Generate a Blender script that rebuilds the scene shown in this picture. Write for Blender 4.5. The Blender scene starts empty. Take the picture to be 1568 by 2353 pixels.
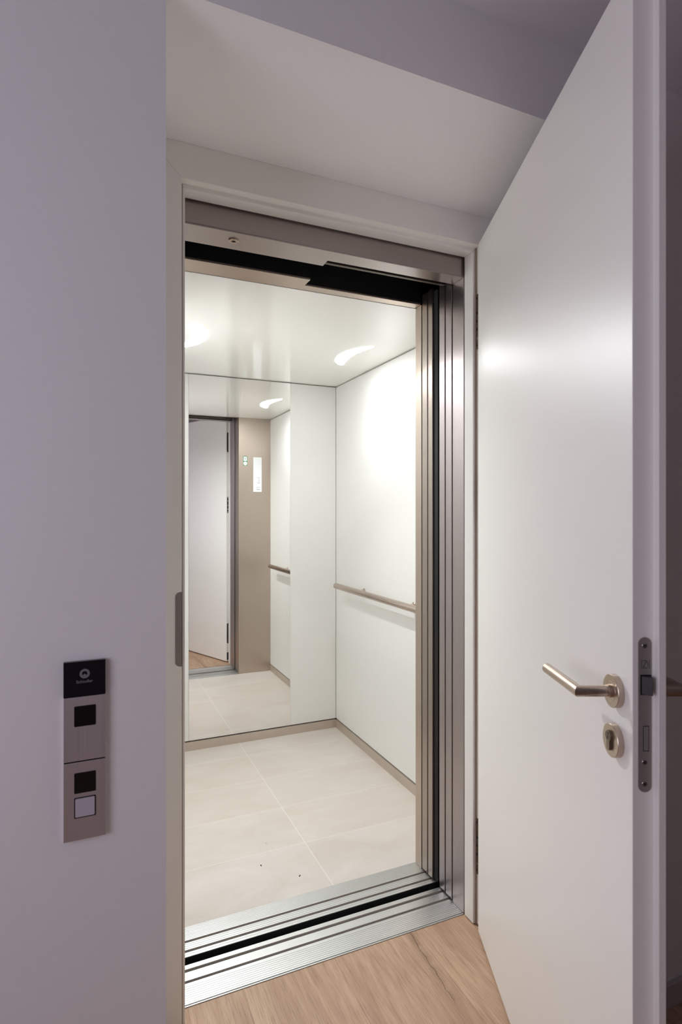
import bpy, bmesh, math, random
from mathutils import Vector, Matrix
random.seed(7)
scene = bpy.context.scene
COL = scene.collection
PI = math.pi

# ------------------------------------------------------------------ materials
def lin(c):
    return tuple(((v/255)/12.92 if v/255 <= .04045 else ((v/255+.055)/1.055)**2.4) for v in c)

class NT:
    def __init__(self, name):
        self.m = bpy.data.materials.new(name); self.m.use_nodes = True
        self.t = self.m.node_tree; self.n = self.t.nodes; self.l = self.t.links
        self.b = self.n['Principled BSDF']
    def add(self, typ, **kw):
        x = self.n.new(typ)
        for k, v in kw.items(): setattr(x, k, v)
        return x
    def link(self, a, b): self.l.new(a, b)
    def math(self, op, a, b=None, c=None, clamp=False):
        x = self.add('ShaderNodeMath', operation=op, use_clamp=clamp)
        for i, v in enumerate((a, b, c)):
            if v is None: continue
            if isinstance(v, (int, float)): x.inputs[i].default_value = v
            else: self.link(v, x.inputs[i])
        return x.outputs[0]
    def mix(self, f, a, b):
        x = self.add('ShaderNodeMix', data_type='RGBA')
        for i, v in ((0, f), (6, a), (7, b)):
            if isinstance(v, (int, float)): x.inputs[i].default_value = v
            elif isinstance(v, tuple): x.inputs[i].default_value = (*v, 1)
            else: self.link(v, x.inputs[i])
        return x.outputs[2]
    def coords(self, scale=(1, 1, 1)):
        tc = self.add('ShaderNodeTexCoord'); mp = self.add('ShaderNodeMapping')
        mp.inputs['Scale'].default_value = scale
        self.link(tc.outputs['Object'], mp.inputs[0]); return mp.outputs[0]
    def noise(self, vec, scale, detail=4, rough=.5, dist=0):
        x = self.add('ShaderNodeTexNoise'); self.link(vec, x.inputs['Vector'])
        x.inputs['Scale'].default_value = scale; x.inputs['Detail'].default_value = detail
        x.inputs['Roughness'].default_value = rough; x.inputs['Distortion'].default_value = dist
        return x.outputs[0]
    def bump(self, h, strength, dist=.001):
        x = self.add('ShaderNodeBump'); x.inputs['Strength'].default_value = strength
        x.inputs['Distance'].default_value = dist
        self.link(h, x.inputs['Height']); self.link(x.outputs[0], self.b.inputs['Normal'])
    def set(self, **kw):
        for k, v in kw.items():
            self.b.inputs[k.replace('_', ' ')].default_value = (*v, 1) if isinstance(v, tuple) and len(v) == 3 else v
        return self
    def maprange(self, v, a, b, c, d):
        x = self.add('ShaderNodeMapRange')
        self.link(v, x.inputs[0])
        for i, q in enumerate((a, b, c, d)): x.inputs[i+1].default_value = q
        return x.outputs[0]

M = {}
def plain(name, col, rough=.5, metal=0, spec=.5, var=.03, scale=30, bump=0, coat=0, coatr=.1):
    t = NT(name); v = t.coords()
    n = t.noise(v, scale, 5, .6)
    c2 = tuple(x*(1-var*2) for x in col); c1 = tuple(min(1, x*(1+var*.5)) for x in col)
    t.link(t.mix(n, c2, c1), t.b.inputs['Base Color'])
    t.set(Roughness=rough, Metallic=metal, Specular_IOR_Level=spec, Coat_Weight=coat, Coat_Roughness=coatr)
    if bump: t.bump(n, bump)
    M[name] = t.m; return t.m

plain('wall_paint', lin((244, 243, 243)), .75, var=.015, scale=60, bump=.05)
plain('grey_paint', lin((168, 164, 166)), .8, var=.02)
plain('ceiling_paint', lin((232, 230, 234)), .85, var=.015, scale=40)
plain('frame_white', lin((244, 242, 237)), .38, var=.01, scale=20)
plain('car_panel', lin((238, 238, 235)), .42, var=.01, scale=14, spec=.45)
plain('car_ceiling', lin((246, 245, 240)), .09, var=.005, scale=6, spec=.42)
plain('plinth_metal', lin((206, 194, 182)), .42, metal=.6, var=.02)
plain('black_glass', (.004, .004, .006), .12, var=0)
plain('black_matte', (.006, .006, .007), .7, var=.1)
plain('dark_metal', (.05, .048, .048), .45, metal=.8, var=.1)
plain('groove_metal', lin((160, 140, 128)), .55, metal=.3, var=.1)
plain('shaft_concrete', (.02, .02, .02), .9, var=.2, scale=8)
plain('button_white', lin((196, 190, 200)), .45, var=.01)
plain('logo_grey', lin((120, 120, 126)), .5, var=0)
plain('seal_rubber', lin((160, 142, 126)), .7, var=.05)
plain('hinge_metal', lin((116, 106, 96)), .42, metal=.9, var=.08)
plain('lock_metal', lin((160, 154, 150)), .45, metal=.5, var=.08, scale=80)
plain('latch_metal', lin((78, 78, 80)), .45, metal=.9, var=.08)
plain('screw_metal', lin((150, 148, 145)), .3, metal=1, var=.03)
plain('paper_white', lin((242, 246, 248)), .5, var=.005)
plain('sticker_green', lin((60, 150, 105)), .45, var=.01)
plain('text_grey', lin((150, 156, 158)), .6, var=0)
plain('baseboard_paint', lin((190, 186, 186)), .55, var=.02)
plain('crumb_brown', lin((70, 50, 38)), .8, var=.2, scale=300)
plain('brass', lin((150, 140, 126)), .25, metal=1, var=.05)

def door_paint():
    t = NT('door_paint'); v = t.coords()
    n = t.noise(v, 6, 6, .6); n2 = t.noise(t.coords((2, 1, 1)), 2.5, 4, .6, .5)
    t.link(t.mix(n, lin((243, 241, 236)), lin((244, 242, 237))), t.b.inputs['Base Color'])
    t.link(t.maprange(n2, .2, .8, .345, .375), t.b.inputs['Roughness'])
    t.set(Specular_IOR_Level=.55)
    M['door_paint'] = t.m
door_paint()

def steel(name, col, rough, axis, aniso=.5, metal=1.0):
    """brushed stainless, grain along the given axis"""
    t = NT(name)
    s = [260, 260, 260]; s['xyz'.index(axis)] = 1.5
    v = t.coords(tuple(s)); n = t.noise(v, 1.6, 4, .6)
    big = t.noise(t.coords((1, 1, 1)), 5, 3, .5)
    a = t.mix(n, tuple(x*.90 for x in col), tuple(min(1, x*1.06) for x in col))
    t.link(a, t.b.inputs['Base Color'])
    t.link(t.math('ADD', t.maprange(n, .3, .7, rough-.04, rough+.05), t.math('MULTIPLY', big, .06)), t.b.inputs['Roughness'])
    g = t.add('ShaderNodeNewGeometry'); cr = t.add('ShaderNodeVectorMath', operation='CROSS_PRODUCT')
    t.link(g.outputs['True Normal'], cr.inputs[0]); cr.inputs[1].default_value = [float(axis == k) for k in 'xyz']
    t.link(cr.outputs[0], t.b.inputs['Tangent'])
    t.set(Metallic=metal, Anisotropic=aniso); t.bump(n, .05, .0003)
    M[name] = t.m
steel('steel_vertical', lin((176, 164, 156)), .30, 'z')
steel('steel_return', lin((198, 184, 172)), .33, 'z')
steel('steel_frame', lin((178, 168, 168)), .34, 'z')
steel('steel_return_lintel', lin((198, 182, 168)), .33, 'x')
steel('steel_horizontal', lin((176, 166, 162)), .33, 'x')
steel('steel_plate', lin((205, 196, 198)), .45, 'z', .5, .75)
steel('nickel', lin((196, 180, 166)), .27, 'x')
steel('handrail_steel', lin((196, 180, 168)), .25, 'y', .3)
steel('aluminium', lin((206, 206, 204)), .38, 'x', metal=.9)

def mirror():
    t = NT('mirror_glass'); v = t.coords(); n = t.noise(v, 2, 2)
    t.link(t.mix(n, (.90, .90, .885), (.91, .91, .895)), t.b.inputs['Base Color'])
    t.set(Metallic=1.0, Roughness=0.0); M['mirror_glass'] = t.m
mirror()

def led():
    t = NT('led_diffuser'); v = t.coords(); n = t.noise(v, 3, 1)
    t.link(t.mix(n, (.95, .985, 1), (.955, .985, 1)), t.b.inputs['Emission Color'])
    t.set(Base_Color=(.9, .9, .9), Emission_Strength=28.0, Roughness=.4); M['led_diffuser'] = t.m
led()

def tiles():
    t = NT('floor_tile'); tc = t.add('ShaderNodeTexCoord'); sx = t.add('ShaderNodeSeparateXYZ')
    t.link(tc.outputs['Object'], sx.inputs[0]); X, Y = sx.outputs[0], sx.outputs[1]
    PX, PY, OX, OY = .59, .2945, .787, 2.139
    a = t.math('DIVIDE', t.math('SUBTRACT', X, OX), PX); b = t.math('DIVIDE', t.math('SUBTRACT', Y, OY), PY)
    ia, ib = t.math('FLOOR', a), t.math('FLOOR', b)
    fa, fb = t.math('FRACT', a), t.math('FRACT', b)
    da = t.math('MULTIPLY', t.math('MINIMUM', fa, t.math('SUBTRACT', 1, fa)), PX)
    db = t.math('MULTIPLY', t.math('MINIMUM', fb, t.math('SUBTRACT', 1, fb)), PY)
    ja = t.maprange(da, .0007, .0014, 1, 0); jb = t.maprange(db, .0006, .0012, .9, 0)
    joint = t.math('MAXIMUM', ja, jb, clamp=True)
    cv = t.add('ShaderNodeCombineXYZ'); t.link(ia, cv.inputs[0]); t.link(ib, cv.inputs[1])
    wn = t.add('ShaderNodeTexWhiteNoise'); wn.noise_dimensions = '3D'; t.link(cv.outputs[0], wn.inputs['Vector'])
    off = t.add('ShaderNodeVectorMath', operation='MULTIPLY_ADD')
    t.link(cv.outputs[0], off.inputs[0]); off.inputs[1].default_value = (7.3, 3.1, 0); t.link(tc.outputs['Object'], off.inputs[2])
    mp = t.add('ShaderNodeMapping'); mp.inputs['Scale'].default_value = (1, 2.2, 1); t.link(off.outputs[0], mp.inputs[0])
    n1 = t.noise(mp.outputs[0], 3.2, 6, .62, .6); n2 = t.noise(tc.outputs['Object'], 420, 2, .5)
    c = t.mix(t.maprange(n1, .3, .7, 0, 1), lin((203, 194, 184)), lin((215, 209, 203)))
    c = t.mix(t.math('MULTIPLY', wn.outputs[0], .28), c, lin((206, 192, 174)))
    c = t.mix(t.math('MULTIPLY', t.maprange(n2, .45, .75, 0, 1), .12), c, lin((180, 166, 150)))
    c = t.mix(joint, c, lin((232, 226, 216)))
    t.link(c, t.b.inputs['Base Color'])
    t.link(t.maprange(n1, .3, .7, .34, .44), t.b.inputs['Roughness']); t.set(Specular_IOR_Level=.4)
    t.bump(t.math('SUBTRACT', 1, joint), .15, .0006); M['floor_tile'] = t.m
tiles()

def wood():
    t = NT('oak_floor'); tc = t.add('ShaderNodeTexCoord'); sx = t.add('ShaderNodeSeparateXYZ')
    t.link(tc.outputs['Object'], sx.inputs[0]); X, Y = sx.outputs[0], sx.outputs[1]
    W, OX = .27, .931
    a = t.math('DIVIDE', t.math('SUBTRACT', X, OX), W); ia = t.math('FLOOR', a); fa = t.math('FRACT', a)
    da = t.math('MULTIPLY', t.math('MINIMUM', fa, t.math('SUBTRACT', 1, fa)), W)
    seam = t.maprange(da, .0004, .0013, 1, 0)
    cv = t.add('ShaderNodeCombineXYZ'); t.link(t.math('MULTIPLY', ia, 3.7), cv.inputs[0]); t.link(t.math('MULTIPLY', ia, 1.9), cv.inputs[1])
    ad = t.add('ShaderNodeVectorMath', operation='ADD'); t.link(tc.outputs['Object'], ad.inputs[0]); t.link(cv.outputs[0], ad.inputs[1])
    def mapped(s):
        mp = t.add('ShaderNodeMapping'); mp.inputs['Scale'].default_value = s; t.link(ad.outputs[0], mp.inputs[0]); return mp.outputs[0]
    fine = t.noise(mapped((190, 7, 1)), 1.6, 5, .65, .25)
    mid = t.noise(mapped((26, 2.2, 1)), 1.4, 5, .6, .8)
    big = t.noise(mapped((7, 1.6, 1)), 1.2, 3, .5, .6)
    c = t.mix(t.maprange(mid, .3, .7, 0, 1), lin((174, 142, 116)), lin((203, 172, 144)))
    c = t.mix(t.math('MULTIPLY', t.maprange(big, .4, .7, 0, 1), .45), c, lin((158, 124, 100)))
    c = t.mix(t.math('MULTIPLY', t.maprange(fine, .52, .72, 0, 1), .62), c, lin((124, 92, 70)))
    c = t.mix(t.math('MULTIPLY', t.maprange(fine, .48, .28, 0, 1), .30), c, lin((210, 180, 154)))
    # a long split in the plank by its seam, with the darker heartwood stain round it
    wob = t.noise(t.coords((1, 1, 1)), 22, 5, .6)
    line = t.math('ADD', t.math('MULTIPLY_ADD', Y, .075, .7975), t.math('MULTIPLY', t.math('SUBTRACT', wob, .5), .022))
    dl = t.math('ABSOLUTE', t.math('SUBTRACT', X, line))
    yr = t.math('MULTIPLY', t.maprange(Y, 1.265, 1.30, 0, 1), t.maprange(Y, 1.60, 1.58, 0, 1))
    crack = t.math('MULTIPLY', t.maprange(dl, .0004, .0012, 1, 0), yr)
    stain = t.math('MULTIPLY', t.math('MULTIPLY', t.maprange(dl, .0, .022, .6, 0), t.maprange(Y, 1.10, 1.35, 0, 1)), t.maprange(wob, .3, .6, .3, 1))
    c = t.mix(stain, c, lin((128, 100, 78)))
    c = t.mix(t.math('MULTIPLY', crack, .85), c, lin((66, 48, 38)))
    c = t.mix(t.math('MULTIPLY', seam, .45), c, lin((110, 84, 66)))
    t.link(c, t.b.inputs['Base Color'])
    t.link(t.maprange(fine, .3, .7, .42, .55), t.b.inputs['Roughness']); t.set(Specular_IOR_Level=.35)
    t.bump(t.math('SUBTRACT', fine, t.math('ADD', seam, crack)), .18, .0006); M['oak_floor'] = t.m
wood()

# ------------------------------------------------------------------ mesh helpers
def new(): return bmesh.new()
def box(bm, x0, x1, y0, y1, z0, z1):
    v = [bm.verts.new(p) for p in ((x0,y0,z0),(x1,y0,z0),(x1,y1,z0),(x0,y1,z0),(x0,y0,z1),(x1,y0,z1),(x1,y1,z1),(x0,y1,z1))]
    for f in ((0,3,2,1),(4,5,6,7),(0,1,5,4),(1,2,6,5),(2,3,7,6),(3,0,4,7)): bm.faces.new([v[i] for i in f])
    return bm
def loft(bm, rings, caps=True):
    R = [[bm.verts.new(p) for p in r] for r in rings]; n = len(R[0])
    for a, b in zip(R, R[1:]):
        for i in range(n): bm.faces.new((a[i], a[(i+1) % n], b[(i+1) % n], b[i]))
    if caps:
        bm.faces.new(list(reversed(R[0]))); bm.faces.new(R[-1])
    return bm
def prism(bm, pts, axis, a, b):
    """2-D polygon extruded along an axis: x -> (y,z), y -> (x,z), z -> (x,y)"""
    def p3(p, h): return {'x': (h, p[0], p[1]), 'y': (p[0], h, p[1]), 'z': (p[0], p[1], h)}[axis]
    return loft(bm, [[p3(p, a) for p in pts], [p3(p, b) for p in pts]])
def rrect(cx, cy, w, h, r, seg=5):
    pts = []
    for k, (sx, sy) in enumerate(((1, 1), (-1, 1), (-1, -1), (1, -1))):
        for i in range(seg+1):
            t = PI/2*(k + i/seg)
            pts.append((cx+sx*(w/2-r)+r*math.cos(t), cy+sy*(h/2-r)+r*math.sin(t)))
    return pts
def circ(cx, cy, r, n=40): return [(cx+r*math.cos(2*PI*i/n), cy+r*math.sin(2*PI*i/n)) for i in range(n)]
def lathe(bm, prof, c, axis, n=48):
    """prof: (radius, height along axis); c: origin; axis: unit Vector"""
    ax = Vector(axis).normalized(); u = ax.orthogonal().normalized(); w = ax.cross(u); c = Vector(c)
    return loft(bm, [[c + ax*h + (u*math.cos(2*PI*i/n) + w*math.sin(2*PI*i/n))*r for i in range(n)] for r, h in prof])
def tube(bm, path, r, n=28, end=.0012):
    """round bar with mitred corners and softly broken ends"""
    P = [Vector(p) for p in path]; rings = []
    d0 = (P[1]-P[0]).normalized(); u = d0.orthogonal().normalized(); w = d0.cross(u)
    base = [u*math.cos(2*PI*i/n)+w*math.sin(2*PI*i/n) for i in range(n)]
    rings.append([P[0]+b*(r-end) for b in base]); rings.append([P[0]+d0*end+b*r for b in base])
    cur = [P[0]+b*r for b in base]
    for k in range(1, len(P)):
        d = (P[k]-P[k-1]).normalized()
        if k < len(P)-1:
            nn = (d + (P[k+1]-P[k]).normalized()).normalized()
            cur = [c + d*((P[k]-c).dot(nn)/d.dot(nn)) for c in cur]; rings.append(cur)
        else:
            q = [c - d*((c-P[k]).dot(d)) for c in cur]
            rings.append([c-d*end for c in q]); rings.append([P[k]+(c-P[k])*((r-end)/r) for c in q])
    return loft(bm, rings)
def ringpl(bm, outer, inner, axis, a, b):
    """flat ring: outer and inner outlines with the same count"""
    def p3(p, h): return {'x': (h, p[0], p[1]), 'y': (p[0], h, p[1]), 'z': (p[0], p[1], h)}[axis]
    n = len(outer)
    O0 = [bm.verts.new(p3(p, a)) for p in outer]; I0 = [bm.verts.new(p3(p, a)) for p in inner]
    O1 = [bm.verts.new(p3(p, b)) for p in outer]; I1 = [bm.verts.new(p3(p, b)) for p in inner]
    for i in range(n):
        j = (i+1) % n
        bm.faces.new((O0[i], O0[j], I0[j], I0[i])); bm.faces.new((O1[i], I1[i], I1[j], O1[j]))
        bm.faces.new((O0[i], O1[i], O1[j], O0[j])); bm.faces.new((I0[i], I0[j], I1[j], I1[i]))
    return bm

def obj(name, bm, mat, parent=None, origin=None, bevel=0, smooth=False, seg=2):
    root = parent
    while root is not None and root.parent is not None: root = root.parent
    if parent is None:
        o0 = Vector(origin) if origin else Vector((0, 0, 0))
    elif root.get('_local'):
        o0 = Vector((0, 0, 0))
    else:
        o0 = root.location.copy()
    bmesh.ops.translate(bm, verts=bm.verts, vec=-o0)
    bmesh.ops.recalc_face_normals(bm, faces=bm.faces)
    me = bpy.data.meshes.new(name); bm.to_mesh(me); bm.free()
    o = bpy.data.objects.new(name, me); COL.objects.link(o)
    if parent is None: o.location = o0
    else: o.parent = parent
    me.materials.append(M[mat])
    if smooth:
        for p in me.polygons: p.use_smooth = True
        me.set_sharp_from_angle(angle=math.radians(35))
    if bevel:
        b = o.modifiers.new('Bevel', 'BEVEL'); b.width = bevel; b.segments = seg; b.limit_method = 'ANGLE'; b.angle_limit = math.radians(40)
        b.harden_normals = False
    return o
def thing(name, loc, label, cat, group=None, rotz=0):
    o = bpy.data.objects.new(name, None); COL.objects.link(o); o.location = loc; o.rotation_euler = (0, 0, rotz)
    o.empty_display_size = .05
    return tag(o, label, cat, group)
def tag(o, label, cat, group=None, kind=None):
    o['label'] = label; o['category'] = cat
    if group: o['group'] = group
    if kind: o['kind'] = kind
    return o
def struct(name, bm, mat, label, cat, bevel=0):
    return tag(obj(name, bm, mat, bevel=bevel), label, cat, kind='structure')

# ------------------------------------------------------------------ measured planes (metres)
YW = 1.05        # corridor face of the front wall
NX0, NX1, NZ = .128, 1.215, 2.2174      # the recess that holds the white door frame
HC = 2.4076      # corridor ceiling
YB = 1.615       # back of that wall
JX0, JX1 = .217, 1.117                  # clear opening of the steel entrance
CX0, CX1, CY0, CY1 = .218, 1.38, 1.8535, 3.21   # lift car interior
HL = 2.055       # lintel height
WY0, WY1, WZA, WZB = -.45, .65, .75, 1.85   # opening added in the end wall for the fill lamp

# ------------------------------------------------------------------ corridor
bm = new(); box(bm, -1.2, 2.6, -2.2, 1.549, -.03, 0)
struct('floor', bm, 'oak_floor', 'oak plank corridor floor in front of the lift doorway', 'floor')
bm = new(); box(bm, -1.2, 2.6, -2.2, YB, HC, HC+.05)
struct('ceiling', bm, 'ceiling_paint', 'dim white corridor ceiling above the lift recess', 'ceiling')
bm = new()
prism(bm, [(-1.2, 0), (NX0, 0), (NX0, NZ), (NX1, NZ), (NX1, 0), (2.6, 0), (2.6, HC), (-1.2, HC)], 'y', YW, YB)
struct('wall_front', bm, 'wall_paint', 'white corridor wall with the recessed lift doorway cut into it', 'wall')
bm = new(); box(bm, -1.2, 2.6, -2.3, -2.2, 0, HC)
struct('wall_rear', bm, 'grey_paint', 'grey corridor wall behind the viewer', 'wall')
bm = new()
for q in ((-2.2, WY0, 0, HC), (WY1, YB, 0, HC), (WY0, WY1, 0, WZA), (WY0, WY1, WZB, HC)): box(bm, -1.3, -1.2, q[0], q[1], q[2], q[3])
struct('wall_left', bm, 'wall_paint', 'white end wall of the corridor with an added opening for the fill lamp, on the left', 'wall')
bm = new(); box(bm, 2.6, 2.7, -2.2, YB, 0, HC)
struct('wall_right', bm, 'grey_paint', 'grey end wall of the corridor on the right', 'wall')
bm = new(); box(bm, NX1, 2.6, YW-.012, YW, 0, .062)
struct('baseboard_front', bm, 'baseboard_paint', 'low skirting along the corridor wall behind the open door', 'baseboard', bevel=.002)
bm = new()
for q in ((WY0, WY0+.05, WZA, WZB), (WY1-.05, WY1, WZA, WZB), (WY0+.05, WY1-.05, WZA, WZA+.05), (WY0+.05, WY1-.05, WZB-.05, WZB)): box(bm, -1.27, -1.22, q[0], q[1], q[2], q[3])
struct('fill_light_frame', bm, 'frame_white', 'white frame added around the fill lamp in the corridor end wall', 'light frame')  # unseen frame added to house the corridor fill lamp

# ------------------------------------------------------------------ white door frame (trim_1)
tr = tag(bpy.data.objects.new('trim_1', None), 'white painted door frame around the lift entrance, mitred at its corners', 'door frame', kind='structure')
COL.objects.link(tr); tr.location = (NX0, 1.51, 0)
QP = [(0, 1.475), (.0894, 1.475), (.0894, 1.50), (.101, 1.50), (.101, 1.545), (0, 1.545)]
G = .0004
bm = new(); loft(bm, [[(NX0+q, y, .003) for q, y in QP], [(NX0+q, y, NZ-q-G) for q, y in QP]]); obj('jamb', bm, 'frame_white', tr, bevel=.0016)
bm = new(); loft(bm, [[(NX0+q, y, NZ-q) for q, y in QP], [(NX1-q, y, NZ-q) for q, y in QP]]); obj('head', bm, 'frame_white', tr, bevel=.0016)
bm = new(); loft(bm, [[(NX1-q, y, .003) for q, y in QP], [(NX1-q, y, NZ-q-G) for q, y in QP]]); obj('jamb', bm, 'frame_white', tr, bevel=.0016)
# rubber seal in the rebate
SP = [(.0897, 1.4945), (.0942, 1.4945), (.0942, 1.4998), (.0897, 1.4998)]
bm = new(); loft(bm, [[(NX0+q, y, .005) for q, y in SP], [(NX0+q, y, NZ-q) for q, y in SP]]); s = obj('door_seal', bm, 'seal_rubber', tr); s['label'] = 'beige rubber seal strip'
bm = new(); loft(bm, [[(NX1-q, y, .005) for q, y in SP], [(NX1-q, y, NZ-q) for q, y in SP]]); s = obj('door_seal', bm, 'seal_rubber', tr); s['label'] = 'beige rubber seal strip'
# strike plate wrapping the left jamb
bm = new(); pts = []
x1 = NX0+.0900; x0 = x1-.0165; r = .012
for zc, sg in ((1.100, 1), (.9155, -1)):
    arc = [(x0+r-r*math.sin(t), zc-sg*(r-r*math.cos(t))) for t in [PI/2*i/6 for i in range(7)]]
    pts += [(x1, zc)] + arc if sg > 0 else list(reversed(arc)) + [(x1, zc)]
prism(bm, pts, 'y', 1.4740, 1.4755); box(bm, NX0+.0894, NX0+.0906, 1.474, 1.499, .9155, 1.100)
s = obj('strike_plate', bm, 'lock_metal', tr); s['label'] = 'grey metal strike plate on the left jamb'
# concealed hinge plates in the right rebate
def hinge(z0, z1):
    bm = new(); X = NX1-.0894
    prism(bm, rrect(1.4915, (z0+z1)/2, .0235, z1-z0, .0115, 8), 'x', X-.0022, X+.001)
    h = obj('hinge', bm, 'hinge_metal', tr, bevel=.0004); h['label'] = 'dark metal hinge plate with screw holes'
    L = z1-z0
    for k, f in enumerate((.07, .34, .49, .645, .81, .93)):
        bm = new(); z = z1-L*f
        prism(bm, circ(1.4925, z, .0042 if 0 < k < 5 else .003, 16), 'x', X-.0026, X-.0020)
        obj('screw_hole', bm, 'black_matte' if k != 4 else 'screw_metal', h)
hinge(1.809, 1.981); hinge(.162, .336)

# ------------------------------------------------------------------ white hinged door (door_1), local frame: x towards the free edge, y outwards
TH = math.atan2(-.9201, -.3917)
dr = thing('door_1', (1.1045, 1.4607, 0), 'wide white hinged door standing open on the right, with steel lever handle', 'door', rotz=TH)
dr['kind'] = 'structure'; dr['_local'] = 1
L = .921; T1, T2 = .0315, .0430
bm = new(); prism(bm, [(0, 0), (L, 0), (L, T1), (L+.0135, T1), (L+.0135, T2), (-.013, T2), (-.013, T1), (0, T1)], 'z', .009, 2.121)
box(bm, -.013, L+.0135, T1, T2, 2.121, 2.134)
obj('door_leaf', bm, 'door_paint', dr, bevel=.0011)
def lever_handle(side):
    s = -1 if side == 'in' else 1; y0 = 0 if s < 0 else T2
    cx, cz = L-.048, 1.0185
    bm = new(); tube(bm, [(cx, y0+s*.006, cz), (cx, y0+s*.061, cz), (cx-.133, y0+s*.061, cz)], .0089)
    lv = obj('lever_handle', bm, 'nickel', dr, smooth=True); lv['label'] = 'brushed steel lever handle'
    bm = new(); lathe(bm, [(.0257, 0), (.0257, .0092), (.0251, .0100), (.0160, .0100), (.0157, .0096), (.0154, .0100), (.0104, .0100)], (cx, y0, cz), (0, s, 0))
    obj('rose', bm, 'nickel', lv, smooth=True)
    bm = new(); lathe(bm, [(.0100, .0100), (.0100, .0150), (.0094, .0154), (.0088, .0154)], (cx, y0, cz), (0, s, 0))
    obj('collar', bm, 'nickel', lv, smooth=True)
    ez = .9405
    bm = new(); lathe(bm, [(.0257, 0), (.0257, .0092), (.0251, .0100), (0.001, .0100)], (cx-.001, y0, ez), (0, s, 0))
    e = obj('escutcheon', bm, 'nickel', dr, smooth=True); e['label'] = 'round brushed steel lock escutcheon'
    bm = new(); ex = cx-.001; pts = []
    rr, sw = .0085, .0051
    a0 = math.asin(sw/rr)
    for i in range(25):
        t = -PI/2+a0 + (2*PI-2*a0)*i/24
        pts.append((ex+rr*math.cos(t), ez+.0075+rr*math.sin(t)))
    pts += [(ex-sw, ez-.0105)] + [(ex+sw*math.cos(PI+PI*i/8), ez-.0105+sw*math.sin(PI+PI*i/8)) for i in range(1, 8)] + [(ex+sw, ez-.0105)]
    prism(bm, pts, 'y', y0+s*.0095, y0+s*.0140)
    kc = obj('key_cylinder', bm, 'brass', e, bevel=.0003); kc['label'] = 'profile key cylinder'
    bm = new(); ringpl(bm, circ(ex, ez+.0075, .0064, 24), circ(ex, ez+.0075, .0058, 24), 'y', y0+s*.0138, y0+s*.0142)
    box(bm, ex-.0008, ex+.0008, min(y0+s*.0138, y0+s*.0143), max(y0+s*.0138, y0+s*.0143), ez+.003, ez+.0125)
    obj('keyway', bm, 'black_matte', e)
    return lv, e
lever_handle('in'); lever_handle('out')
# lock case front plate on the free edge
bm = new(); prism(bm, rrect(.0178, .998, .0198, .2300, .0098, 10), 'x', L-.0005, L+.0016)
fp = obj('lock_faceplate', bm, 'lock_metal', dr, bevel=.0004); fp['label'] = 'grey rounded lock faceplate on the door edge'
bm = new(); loft(bm, [[(L+.001, .0120, 1.0570-.0145+d), (L+.001, .0262, 1.0570-.0145+d), (L+(.0125), .0262-.002, 1.0570-.0145+d), (L+.0045, .0120, 1.0570-.0145+d)] for d in (-.0135, .0135)])
o = obj('latch_bolt', bm, 'latch_metal', fp, bevel=.0008); o['label'] = 'dark bevelled latch bolt'
bm = new(); box(bm, L+.0012, L+.0019, .0108, .0270, 1.0275, 1.0575); obj('latch_slot', bm, 'black_matte', fp)
bm = new(); box(bm, L+.0012, L+.0020, .0150, .0235, .9440, .9815); obj('deadbolt_slot', bm, 'black_matte', fp)
bm = new(); box(bm, L+.0014, L+.0024, .0158, .0227, .9450, .9805); o = obj('deadbolt', bm, 'lock_metal', fp, bevel=.0004); o['label'] = 'dark square deadbolt, drawn in'
for z in (1.1005, .9275, .8955):
    bm = new(); lathe(bm, [(.0040, 0), (.0040, .0003), (.0034, .0009), (.0009, .0009), (.0008, .0003)], (L+.0014, .0172, z), (1, 0, 0), 24)
    sc = obj('screw', bm, 'screw_metal', fp, smooth=True)
    bm = new(); box(bm, L+.0021, L+.0025, .0157, .0187, z-.0005, z+.0005); box(bm, L+.0021, L+.0025, .0167, .0177, z-.0015, z+.0015)
    obj('screw_recess', bm, 'black_matte', sc)
# faint stamped maker's mark: a framed zigzag
bm = new(); X0, X1 = L+.0016, L+.00175
box(bm, X0, X1, .0125, .0130, 1.066, 1.080); box(bm, X0, X1, .0240, .0245, 1.066, 1.080)
for a, b in (((.0140, 1.0785), (.0200, 1.0785)), ((.0200, 1.0785), (.0145, 1.0675)), ((.0145, 1.0675), (.0225, 1.0675)), ((.0205, 1.0775), (.0230, 1.0700))):
    d = Vector((b[0]-a[0], b[1]-a[1])); d.normalize(); w = Vector((-d.y, d.x))*.00035
    prism(bm, [(a[0]+w.x, a[1]+w.y), (a[0]-w.x, a[1]-w.y), (b[0]-w.x, b[1]-w.y), (b[0]+w.x, b[1]+w.y)], 'x', X0, X1)
obj('stamped_mark', bm, 'latch_metal', fp)
# hinge edge: counter plates, rating label and drop seal button (seen in the mirror)
for z0, z1 in ((1.809, 1.981), (.162, .336)):
    bm = new(); prism(bm, rrect(.0165, (z0+z1)/2, .0225, z1-z0, .011, 8), 'x', -.0018, .0005)
    o = obj('hinge_leaf', bm, 'hinge_metal', dr); o['label'] = 'dark metal hinge plate let into the door edge'
bm = new(); box(bm, -.0008, .0002, .007, .024, 1.285, 1.425); rl = obj('rating_label', bm, 'lock_metal', dr); rl['label'] = 'small metal rating label on the door edge'
bm = new()
for z, h in ((1.300, .012), (1.325, .022), (1.355, .03), (1.395, .018)): box(bm, -.0012, -.0007, .009, .022, z, z+h)
obj('label_print', bm, 'black_matte', rl)
bm = new(); lathe(bm, [(.008, 0), (.008, .006), (.006, .009), (.004, .009)], (0, .016, .045), (-1, 0, 0), 20); box(bm, -.003, .001, .006, .026, .022, .085)
o = obj('drop_seal_button', bm, 'dark_metal', dr); o['label'] = 'dark drop seal button at the foot of the door edge'

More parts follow.
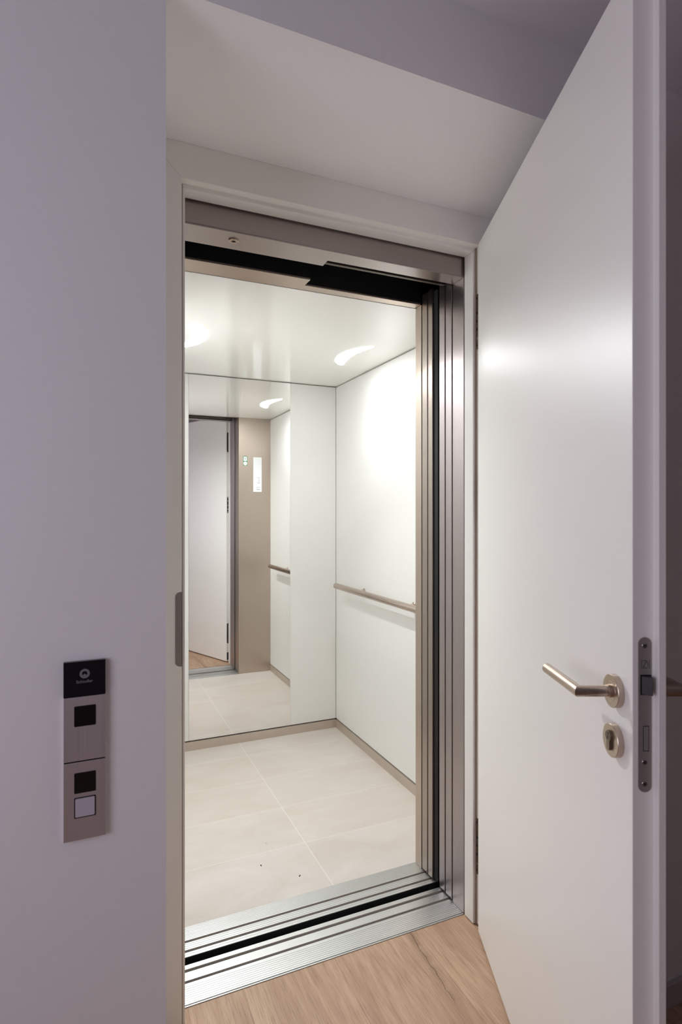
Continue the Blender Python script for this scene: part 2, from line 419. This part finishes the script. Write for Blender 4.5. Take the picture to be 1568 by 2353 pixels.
# ------------------------------------------------------------------ steel landing entrance
lf = thing('landing_entrance', ((JX0+JX1)/2, 1.58, 0), 'brushed steel lift entrance frame set inside the white door frame', 'lift entrance')
bm = new(); prism(bm, [(JX0-.09, 1.553), (JX1+.09, 1.553), (JX1+.09, 1.6145), (.6665, 1.6145), (.6675, 1.655), (JX0-.09, 1.655)], 'z', HL, HL+.004)
box(bm, JX0-.09, JX1+.09, 1.553, 1.557, HL+.004, 2.21)
hd = obj('header', bm, 'steel_horizontal', lf, bevel=.0012); hd['label'] = 'wide brushed steel header over the lift opening'
bm = new(); lathe(bm, [(.0062, .001), (.0062, .0036), (.0138, .0036), (.0145, .0028), (.0145, -.003)], (.376, 1.597, HL), (0, 0, -1), 40)
kh = obj('release_lock', bm, 'nickel', hd, smooth=True); kh['label'] = 'round steel emergency release keyhole'
bm = new(); lathe(bm, [(.006, 0), (.006, .0022), (.0022, .0022)], (.376, 1.597, HL), (0, 0, -1), 24); obj('keyhole', bm, 'black_matte', kh)
for x0, x1 in ((JX1, JX1+.09), (JX0-.09, JX0)):
    bm = new(); box(bm, x0, x1, 1.553, 1.6145, .0005, HL); obj('jamb', bm, 'steel_frame', lf, bevel=.0012)
# rails and hangers above, in the dark slot
bm = new(); box(bm, JX0-.09, 1.60, 1.622, 1.634, 2.115, 2.15);  box(bm, JX0-.09, 1.60, 1.660, 1.676, 2.13, 2.17)
obj('door_track', bm, 'dark_metal', lf, bevel=.003)
for ya, yb, z in ((1.6440, 1.6490, 2.062), (1.6580, 1.6640, 2.066)):
    bm = new(); box(bm, .672, 1.108, ya, yb, z, z+.014); o = obj('guide_rail', bm, 'hinge_metal', lf, bevel=.001); o['label'] = 'thin steel rail in the dark slot above the opening'


def panel(y0, y1, label, x0=JX1, w=.47):
    p = thing('sliding_door_panel', (x0+w/2, (y0+y1)/2, .004), label, 'sliding door', 'retracted lift door panels')
    bm = new(); box(bm, x0, x0+w, y0, y1, .006, HL+.03); obj('panel', bm, 'steel_frame' if y0 < 1.71 else 'steel_vertical', p, bevel=.0015)
    bm = new(); box(bm, x0+.03, x0+.09, (y0+y1)/2-.0035, (y0+y1)/2+.0035, -.008, .006); obj('guide_shoe', bm, 'black_matte', p)
    return p
panel(1.6205, 1.6560, 'slid-open steel landing door panel edge next to the entrance jamb')
panel(1.6618, 1.6948, 'slid-open steel landing door panel edge beside the black gap')
pc = panel(1.7385, 1.7665, 'slid-open steel car door panel edge beside the black gap, light curtain on it')
panel(1.7722, 1.8060, 'slid-open steel car door panel edge next to the car front pillar')
bm = new(); box(bm, JX1+.006, JX1+.04, 1.712, 1.7380, .008, HL+.02)
o = obj('light_curtain', bm, 'black_matte', pc, bevel=.001); o['label'] = 'black light curtain strip'

def sill_profile(y_edges, grooves, zt, depth, base):
    """list of (y,z) along the top of a grooved extrusion, closed underneath"""
    top = []
    for y, z in y_edges: top.append((y, z))
    return top + [(y_edges[-1][0], base), (y_edges[0][0], base)]
def ridges(y0, y1, n, d=.0009, w=.0011):
    out = []
    for i in range(n):
        y = y0+(y1-y0)*(i+.5)/n
        out += [(y-w/2, 0), (y-w/2+.0003, -d), (y+w/2-.0003, -d), (y+w/2, 0)]
    return out
def groove(y0, y1, depth=.011): return [(y0, 0), (y0, -depth), (y1, -depth), (y1, 0)]
def make_sill(name, edges, gr, label, cat, x0, x1):
    ymid = (edges[0][0]+edges[-1][0])/2
    t = thing(name, ((x0+x1)/2, ymid, -.025), label, cat)
    bm = new(); prism(bm, edges + [(edges[-1][0], -.025), (edges[0][0], -.025)], 'x', x0, x1)
    obj('sill_plate', bm, 'aluminium', t)
    for a, b in gr:
        bm = new(); box(bm, x0, x1, a+.0002, b-.0002, -.0108, -.0080); o = obj('groove_floor', bm, 'groove_metal', t); o['label'] = 'brown bottom of a door guide groove'
    return t
ed = [(1.5535, -.0035), (1.5545, -.0010), (1.5570, -.0008), (1.5575, -.0030), (1.5600, -.0030), (1.5605, 0)] + ridges(1.563, 1.622, 8) + groove(1.6304, 1.6398) + groove(1.6698, 1.6809) + [(1.6968, 0)]
make_sill('landing_sill', ed, [(1.6304, 1.6398), (1.6698, 1.6809)], 'grooved aluminium landing sill beside the oak floor', 'threshold', JX0-.09, 1.66)
ed = [(1.7270, 0)] + ridges(1.731, 1.742, 1) + groove(1.7450, 1.7548) + ridges(1.757, 1.7825, 3) + groove(1.7846, 1.7940) + ridges(1.797, 1.851, 9) + [(1.8530, 0)]
cs = make_sill('car_sill', ed, [(1.7450, 1.7548), (1.7846, 1.7940)], 'grooved aluminium car sill beside the beige tiles', 'threshold', JX0-.09, 1.66)

bm = new(); box(bm, JX0-.09, 1.66, 1.7256, 1.7269, -.30, -.0015); o = obj('toe_guard', bm, 'black_matte', cs); o['label'] = 'black apron in the gap between the sills'
# ------------------------------------------------------------------ lift car
bm = new(); box(bm, CX0-.02, CX1+.02, CY0, CY1+.02, -.025, 0)
struct('floor_car', bm, 'floor_tile', 'beige tiled floor of the lift car', 'floor')
bm = new(); box(bm, CX0-.02, CX1+.02, 1.8555, CY1+.02, 2.051, 2.061)
struct('ceiling_car', bm, 'car_ceiling', 'glossy white ceiling panel of the lift car', 'ceiling')
WZ0, WZ1 = .0535, 2.0465
MX0, MX1 = .510, 1.089
bm = new(); box(bm, CX1, CX1+.02, 1.8535, CY1+.0, WZ0, WZ1)
struct('wall_car_right', bm, 'car_panel', 'white right wall of the lift car that carries the handrail', 'wall', bevel=.001)
bm = new(); box(bm, CX0-.02, CX0, 1.8535, CY1, WZ0, WZ1)
struct('wall_car_left', bm, 'car_panel', 'white left wall of the lift car', 'wall', bevel=.001)
bm = new(); box(bm, MX1+.0008, CX1-.0012, CY1, CY1+.018, WZ0, WZ1); box(bm, CX0, MX0-.0008, CY1, CY1+.018, WZ0, WZ1)
struct('wall_car_back', bm, 'car_panel', 'white back wall panels either side of the lift mirror', 'wall', bevel=.001)
bm = new(); box(bm, CX0, CX1-.004, CY1-.004, CY1+.016, 0, .0475)
struct('baseboard_back', bm, 'plinth_metal', 'grey metal plinth under the mirror wall of the lift car', 'baseboard')
bm = new(); box(bm, CX1-.004, CX1+.016, 1.8535, CY1-.004, 0, .0475)
struct('baseboard_right', bm, 'plinth_metal', 'grey metal plinth under the handrail wall of the lift car', 'baseboard')
bm = new(); box(bm, CX0-.016, CX0+.004, 1.8535, CY1-.004, 0, .0475)
struct('baseboard_left', bm, 'plinth_metal', 'grey metal plinth under the left wall of the lift car', 'baseboard')
mr = thing('wall_mirror', ((MX0+MX1)/2, CY1, WZ0), 'tall frameless mirror on the back wall of the lift car', 'mirror')
bm = new(); box(bm, MX0, MX1, CY1, CY1+.006, WZ0, WZ1); obj('mirror_glass', bm, 'mirror_glass', mr)
bm = new(); box(bm, MX0+.002, MX1-.002, CY1+.006, CY1+.016, WZ0, WZ1); obj('backing_board', bm, 'black_matte', mr)

ce = thing('car_entrance', ((JX0+CX1)/2, 1.83, 0), 'brushed steel front of the lift car around its doorway', 'lift car front')
bm = new(); prism(bm, [(CX0-.02, 1.764), (.6680, 1.764), (.6672, 1.8145), (JX1, 1.8145), (JX1, 1.8525), (CX0-.02, 1.8525)], 'z', HL-.003, HL+.004)
obj('header', bm, 'steel_return_lintel', ce, bevel=.0012)
bm = new(); prism(bm, [(CX0-.02, 1.764), (.6680, 1.764), (.6672, 1.8145), (JX1, 1.8145), (JX1, 1.8185), (.6640, 1.8185), (.6640, 1.768), (CX0-.02, 1.768)], 'z', HL+.004, 2.2)
o = obj('header_upstand', bm, 'dark_metal', ce); o['label'] = 'dark metal upstand over the car doorway'
bm = new(); box(bm, JX1, CX1+.02, 1.8115, 1.8525, .0005, HL-.003)
o = obj('return_panel', bm, 'steel_return', ce, bevel=.0012); o['label'] = 'wide brushed steel panel right of the car doorway'
bm = new(); box(bm, CX0-.03, JX0, 1.8115, 1.8525, .0005, HL-.003); obj('front_pillar', bm, 'steel_return', ce, bevel=.0008)

# handrail
hr = thing('handrail', (1.312, 2.56, .873), 'round brushed steel handrail along the white right car wall', 'handrail')
bm = new(); tube(bm, [(1.312, 2.062, .873), (1.312, 3.056, .873)], .0160, 36, .0035); obj('rail', bm, 'handrail_steel', hr, smooth=True)
for y in (2.30, 2.82):
    bm = new(); tube(bm, [(CX1+.001, y, .870), (1.320, y, .870)], .0058, 20)
    b = obj('bracket', bm, 'handrail_steel', hr, smooth=True)
    bm = new(); lathe(bm, [(.013, 0), (.013, .003), (.012, .004), (.006, .004)], (CX1, y, .870), (-1, 0, 0), 32); obj('rosette', bm, 'handrail_steel', b, smooth=True)

# crescent ceiling lights
def crescent(name, cx, cy, sgn, label):
    t = thing(name, (cx, cy, 2.049), label, 'ceiling light', 'crescent lights in the lift ceiling')
    half, wmax, R = .185, .064, .34
    def outline(shr):
        A, B = [], []; n = 28
        for i in range(n+1):
            s = -1+2*i/n; y = (half-shr)*s
            x = sgn*(R-math.sqrt(R*R-y*y))
            w = max(.0, (wmax/2)*math.sqrt(max(0, 1-abs(s)**5.0))*(1-.22*s*s) - shr)
            ang = y/R
            A.append((cx+x+sgn*w, cy+y)); B.append((cx+x-sgn*w, cy+y))
        return A + list(reversed(B[1:-1]))
    bm = new(); prism(bm, outline(0), 'z', 2.0495, 2.0512); obj('diffuser', bm, 'led_diffuser', t)
    bm = new(); ringpl(bm, [(cx+(x-cx)*1.02, cy+(y-cy)*1.006) for x, y in outline(0)], outline(-.0002), 'z', 2.0502, 2.0512); obj('rim', bm, 'car_ceiling', t)
    return t
crescent('ceiling_light', 1.143, 2.535, 1, 'glowing crescent light in the lift ceiling near the handrail wall')
crescent('ceiling_light', .446, 2.535, -1, 'glowing crescent light in the lift ceiling at the left, cut by the door frame')

# notices on the return panel, seen in the mirror
YR = 1.8525
sg = thing('information_notice', (1.271, YR, 1.458), 'tall white information notice on the steel panel, seen in the mirror', 'notice')
bm = new(); prism(bm, rrect(1.271, 1.5978, .069, .279, .002), 'y', YR, YR+.0012); obj('notice_sheet', bm, 'paper_white', sg)
bm = new(); rnd = random.Random(3)
def dashes(z, x0, x1, h=.0035):
    x = x0
    while x < x1:
        w = rnd.uniform(.002, .005)
        box(bm, x, min(x+w, x1), YR+.0010, YR+.0015, z, z+h); x += w+.0016
for k, (z, a, b) in enumerate(((1.571, 1.268, 1.294), (1.557, 1.279, 1.292), (1.545, 1.275, 1.292), (1.532, 1.262, 1.292), (1.526, 1.276, 1.292), (1.492, 1.255, 1.294), (1.478, 1.258, 1.294), (1.473, 1.262, 1.294))):
    bm = new(); dashes(z, a, b); obj('print_line', bm, 'text_grey', sg)

st = thing('inspection_sticker', (1.170, YR, 1.668), 'small green-edged inspection sticker on the steel panel, seen in the mirror', 'sticker')
bm = new(); prism(bm, rrect(1.170, 1.7053, .0335, .075, .003), 'y', YR, YR+.0010); obj('sticker_sheet', bm, 'sticker_green', st)
bm = new(); prism(bm, rrect(1.170, 1.7215, .0265, .034, .0015), 'y', YR+.0008, YR+.0014); f = obj('sticker_field', bm, 'paper_white', st)
bm = new()
for z in (1.728, 1.722, 1.716): box(bm, 1.163, 1.175, YR+.0013, YR+.0017, z, z+.003)
obj('sticker_print', bm, 'text_grey', f)
bm = new(); prism(bm, circ(1.170, 1.6845, .0155, 28), 'y', YR+.0008, YR+.0014); obj('round_seal', bm, 'paper_white', st)

# crumbs on the tiles
def crumb(x, y, sz, label, curl=False):
    bm = new(); bmesh.ops.create_icosphere(bm, subdivisions=2, radius=1)
    rr = random.Random(int(x*1e4))
    for v in bm.verts:
        k = 1+rr.uniform(-.25, .25); v.co = Vector((v.co.x*sz*.45*k, v.co.y*sz*k, v.co.z*sz*.28*k+sz*.25))
        if curl: v.co.x += .6*sz*math.sin(v.co.y/sz*2.2)
    bmesh.ops.translate(bm, verts=bm.verts, vec=(x, y, 0))
    tag(obj('crumb', bm, 'crumb_brown', None, (x, y, 0), smooth=True), label, 'debris', 'crumbs on the lift floor')
crumb(.5875, 2.0639, .0042, 'dark brown crumb on the beige tiles, largest and leftmost near the sill')
crumb(.697, 1.9492, .0046, 'curled brown crumb on the beige tiles, closest to the aluminium sill', True)
crumb(.6455, 2.1936, .0022, 'tiny brown crumb on the beige tiles, farthest from the sill')

# ------------------------------------------------------------------ call panel on the corridor wall
PXC, PW = -.0022, .0634
cp = thing('call_panel', (PXC, YW, .761), 'slim vertical lift call panel with black top on the left wall', 'call panel')
YF = YW-.008
def plate(name, z0, z1, mat, y=YF):
    bm = new(); box(bm, PXC-PW/2, PXC+PW/2, y, YW, z0, z1); return obj(name, bm, mat, cp, bevel=.0006)
bm = new(); box(bm, PXC-PW/2+.0015, PXC+PW/2-.0015, YW-.005, YW, .763, 1.052); obj('back_box', bm, 'black_matte', cp)
dsp = plate('display_cover', .9963, 1.0535, 'black_glass'); dsp['label'] = 'black glass cover with a round emblem'
o = plate('face_plate', .8908, .9956, 'steel_plate'); p1 = o
o = plate('face_plate', .7610, .8888, 'steel_plate'); p2 = o
def square(parent, name, z, w, mat, y0, y1, label=None, bev=.0005):
    bm = new(); prism(bm, rrect(PXC+.0006, z, w*.97, w, .0016), 'y', y0, y1)
    q = obj(name, bm, mat, parent, bevel=bev)
    if label: q['label'] = label
square(p1, 'indicator_window', .9640, .0336, 'black_glass', YF-.0005, YF+.003, 'black square window', .0002)
square(p2, 'indicator_window', .8546, .0336, 'black_glass', YF-.0005, YF+.003, 'black square window', .0002)
square(p2, 'button_bezel', .8142, .0338, 'black_matte', YF-.0004, YF+.003, 'dark rim of the call button', .0002)
square(p2, 'call_button', .8142, .0302, 'button_white', YF-.0014, YF+.002, 'square white call button')
# emblem: a ring whose foot carries an upward triangle
bm = new(); zc = 1.0535-.0203
ringpl(bm, circ(PXC, zc, .0078, 48), circ(PXC, zc+.0002, .0040, 48), 'y', YF-.0004, YF+.0002)
prism(bm, [(PXC-.0030, zc-.0025), (PXC-.0016, zc-.00345), (PXC, zc-.00378), (PXC+.0016, zc-.00345), (PXC+.0030, zc-.0025), (PXC, zc-.0001)], 'y', YF-.0004, YF+.0002)
obj('emblem', bm, 'logo_grey', dsp)
cu = bpy.data.curves.new('lettering', 'FONT'); cu.body = 'Schindler'; cu.align_x = 'CENTER'; cu.size = .0062; cu.extrude = .0002; cu.offset = .00012; cu.space_character = 1.04
tmp = bpy.data.objects.new('tmp', cu); COL.objects.link(tmp); bpy.context.view_layer.update()
me = bpy.data.meshes.new_from_object(tmp.evaluated_get(bpy.context.evaluated_depsgraph_get()))
bpy.data.objects.remove(tmp); bpy.data.curves.remove(cu)
xs = [v.co.x for v in me.vertices]; k = .0252/(max(xs)-min(xs)); mid = (max(xs)+min(xs))/2
for v in me.vertices:
    x, y, z = (v.co.x-mid)*k, v.co.y*min(k, 1.15), v.co.z
    v.co = Vector((PXC+x, YF-.0001-z, 1.0535-.0352+y)) - Vector(cp.location)
me.materials.append(M['logo_grey'])
lt = bpy.data.objects.new('lettering', me); COL.objects.link(lt); lt.parent = dsp

# ------------------------------------------------------------------ lift shaft (dark, closed)
bm = new()
box(bm, -.4, -.3, YB, 3.5, -.6, 2.8); box(bm, 1.9, 2.0, YB, 3.5, -.6, 2.8); box(bm, -.4, 2.0, 3.4, 3.5, -.6, 2.8)
struct('wall_shaft', bm, 'shaft_concrete', 'dark concrete lift shaft walls around the car', 'wall')
bm = new(); box(bm, -.4, 2.0, 1.54, 3.5, -.7, -.6)
struct('floor_shaft', bm, 'shaft_concrete', 'dark concrete lift pit under the car', 'floor')
bm = new(); box(bm, -.4, 2.0, 1.56, 3.5, 2.8, 2.9)
struct('ceiling_shaft', bm, 'shaft_concrete', 'dark concrete head of the lift shaft', 'ceiling')
bm = new(); box(bm, -.4, JX0-.092, 1.6405, 1.70, -.6, 2.8); box(bm, 1.665, 2.0, 1.6405, 1.70, -.6, 2.8); box(bm, JX0-.092, 1.665, 1.559, 1.6, 2.22, 2.8); box(bm, -.4, 2.0, 1.5505, 1.60, -.6, -.028)
struct('wall_shaft_front', bm, 'shaft_concrete', 'dark concrete front wall of the lift shaft', 'wall')

# ------------------------------------------------------------------ light
w = bpy.data.worlds.new('World'); scene.world = w; w.use_nodes = True
w.node_tree.nodes['Background'].inputs[0].default_value = (.6, .62, 1, 1); w.node_tree.nodes['Background'].inputs[1].default_value = .05
def area(name, loc, rot, sx, sy, power, col):
    l = bpy.data.lights.new(name, 'AREA'); l.shape = 'RECTANGLE'; l.size = sx; l.size_y = sy; l.energy = power; l.color = col
    o = bpy.data.objects.new(name, l); COL.objects.link(o); o.location = loc; o.rotation_euler = rot; return o
area('corridor_fill', (-1.21, (WY0+WY1)/2, (WZA+WZB)/2), (0, -PI/2, 0), WZB-WZA-.1, WY1-WY0-.1, 9.3, (.84, .80, .98))  # area lamp added out of view as soft fill for the corridor
for x, p, ty, tx, sp in ((1.120, 1.5, 10, -6, 140), (.469, 8.5, 26, 4, 124)):      # the lamps at the two crescent diffusers, aimed down and towards the doorway
    l = area('crescent_lamp', (x, 2.535, 2.032), (-math.radians(ty), math.radians(tx), 0), .04, .09, p, (.945, .975, 1.0)); l.data.spread = math.radians(sp)

# ------------------------------------------------------------------ camera
cam = bpy.data.cameras.new('camera'); co = bpy.data.objects.new('camera', cam); COL.objects.link(co)
cam.sensor_width = 36; cam.sensor_fit = 'AUTO'; cam.lens = 1331/2353*36; cam.clip_start = .02
cam.shift_y = -1.5/2353
co.location = (0, 0, 1.30); co.rotation_euler = (PI/2, 0, -math.radians(23.76))
cam.dof.use_dof = True; cam.dof.focus_distance = 1.8; cam.dof.aperture_fstop = 8.0
scene.camera = co

for o in list(bpy.data.objects):
    if '_local' in o.keys(): del o['_local']

vs = scene.view_settings
vs.view_transform = 'Standard'; vs.look = 'None'; vs.exposure = 0.28; vs.gamma = 1.0; vs.use_curve_mapping = False
scene.cycles.max_bounces = 14; scene.cycles.diffuse_bounces = 8; scene.cycles.glossy_bounces = 8
scene.cycles.use_denoising = True
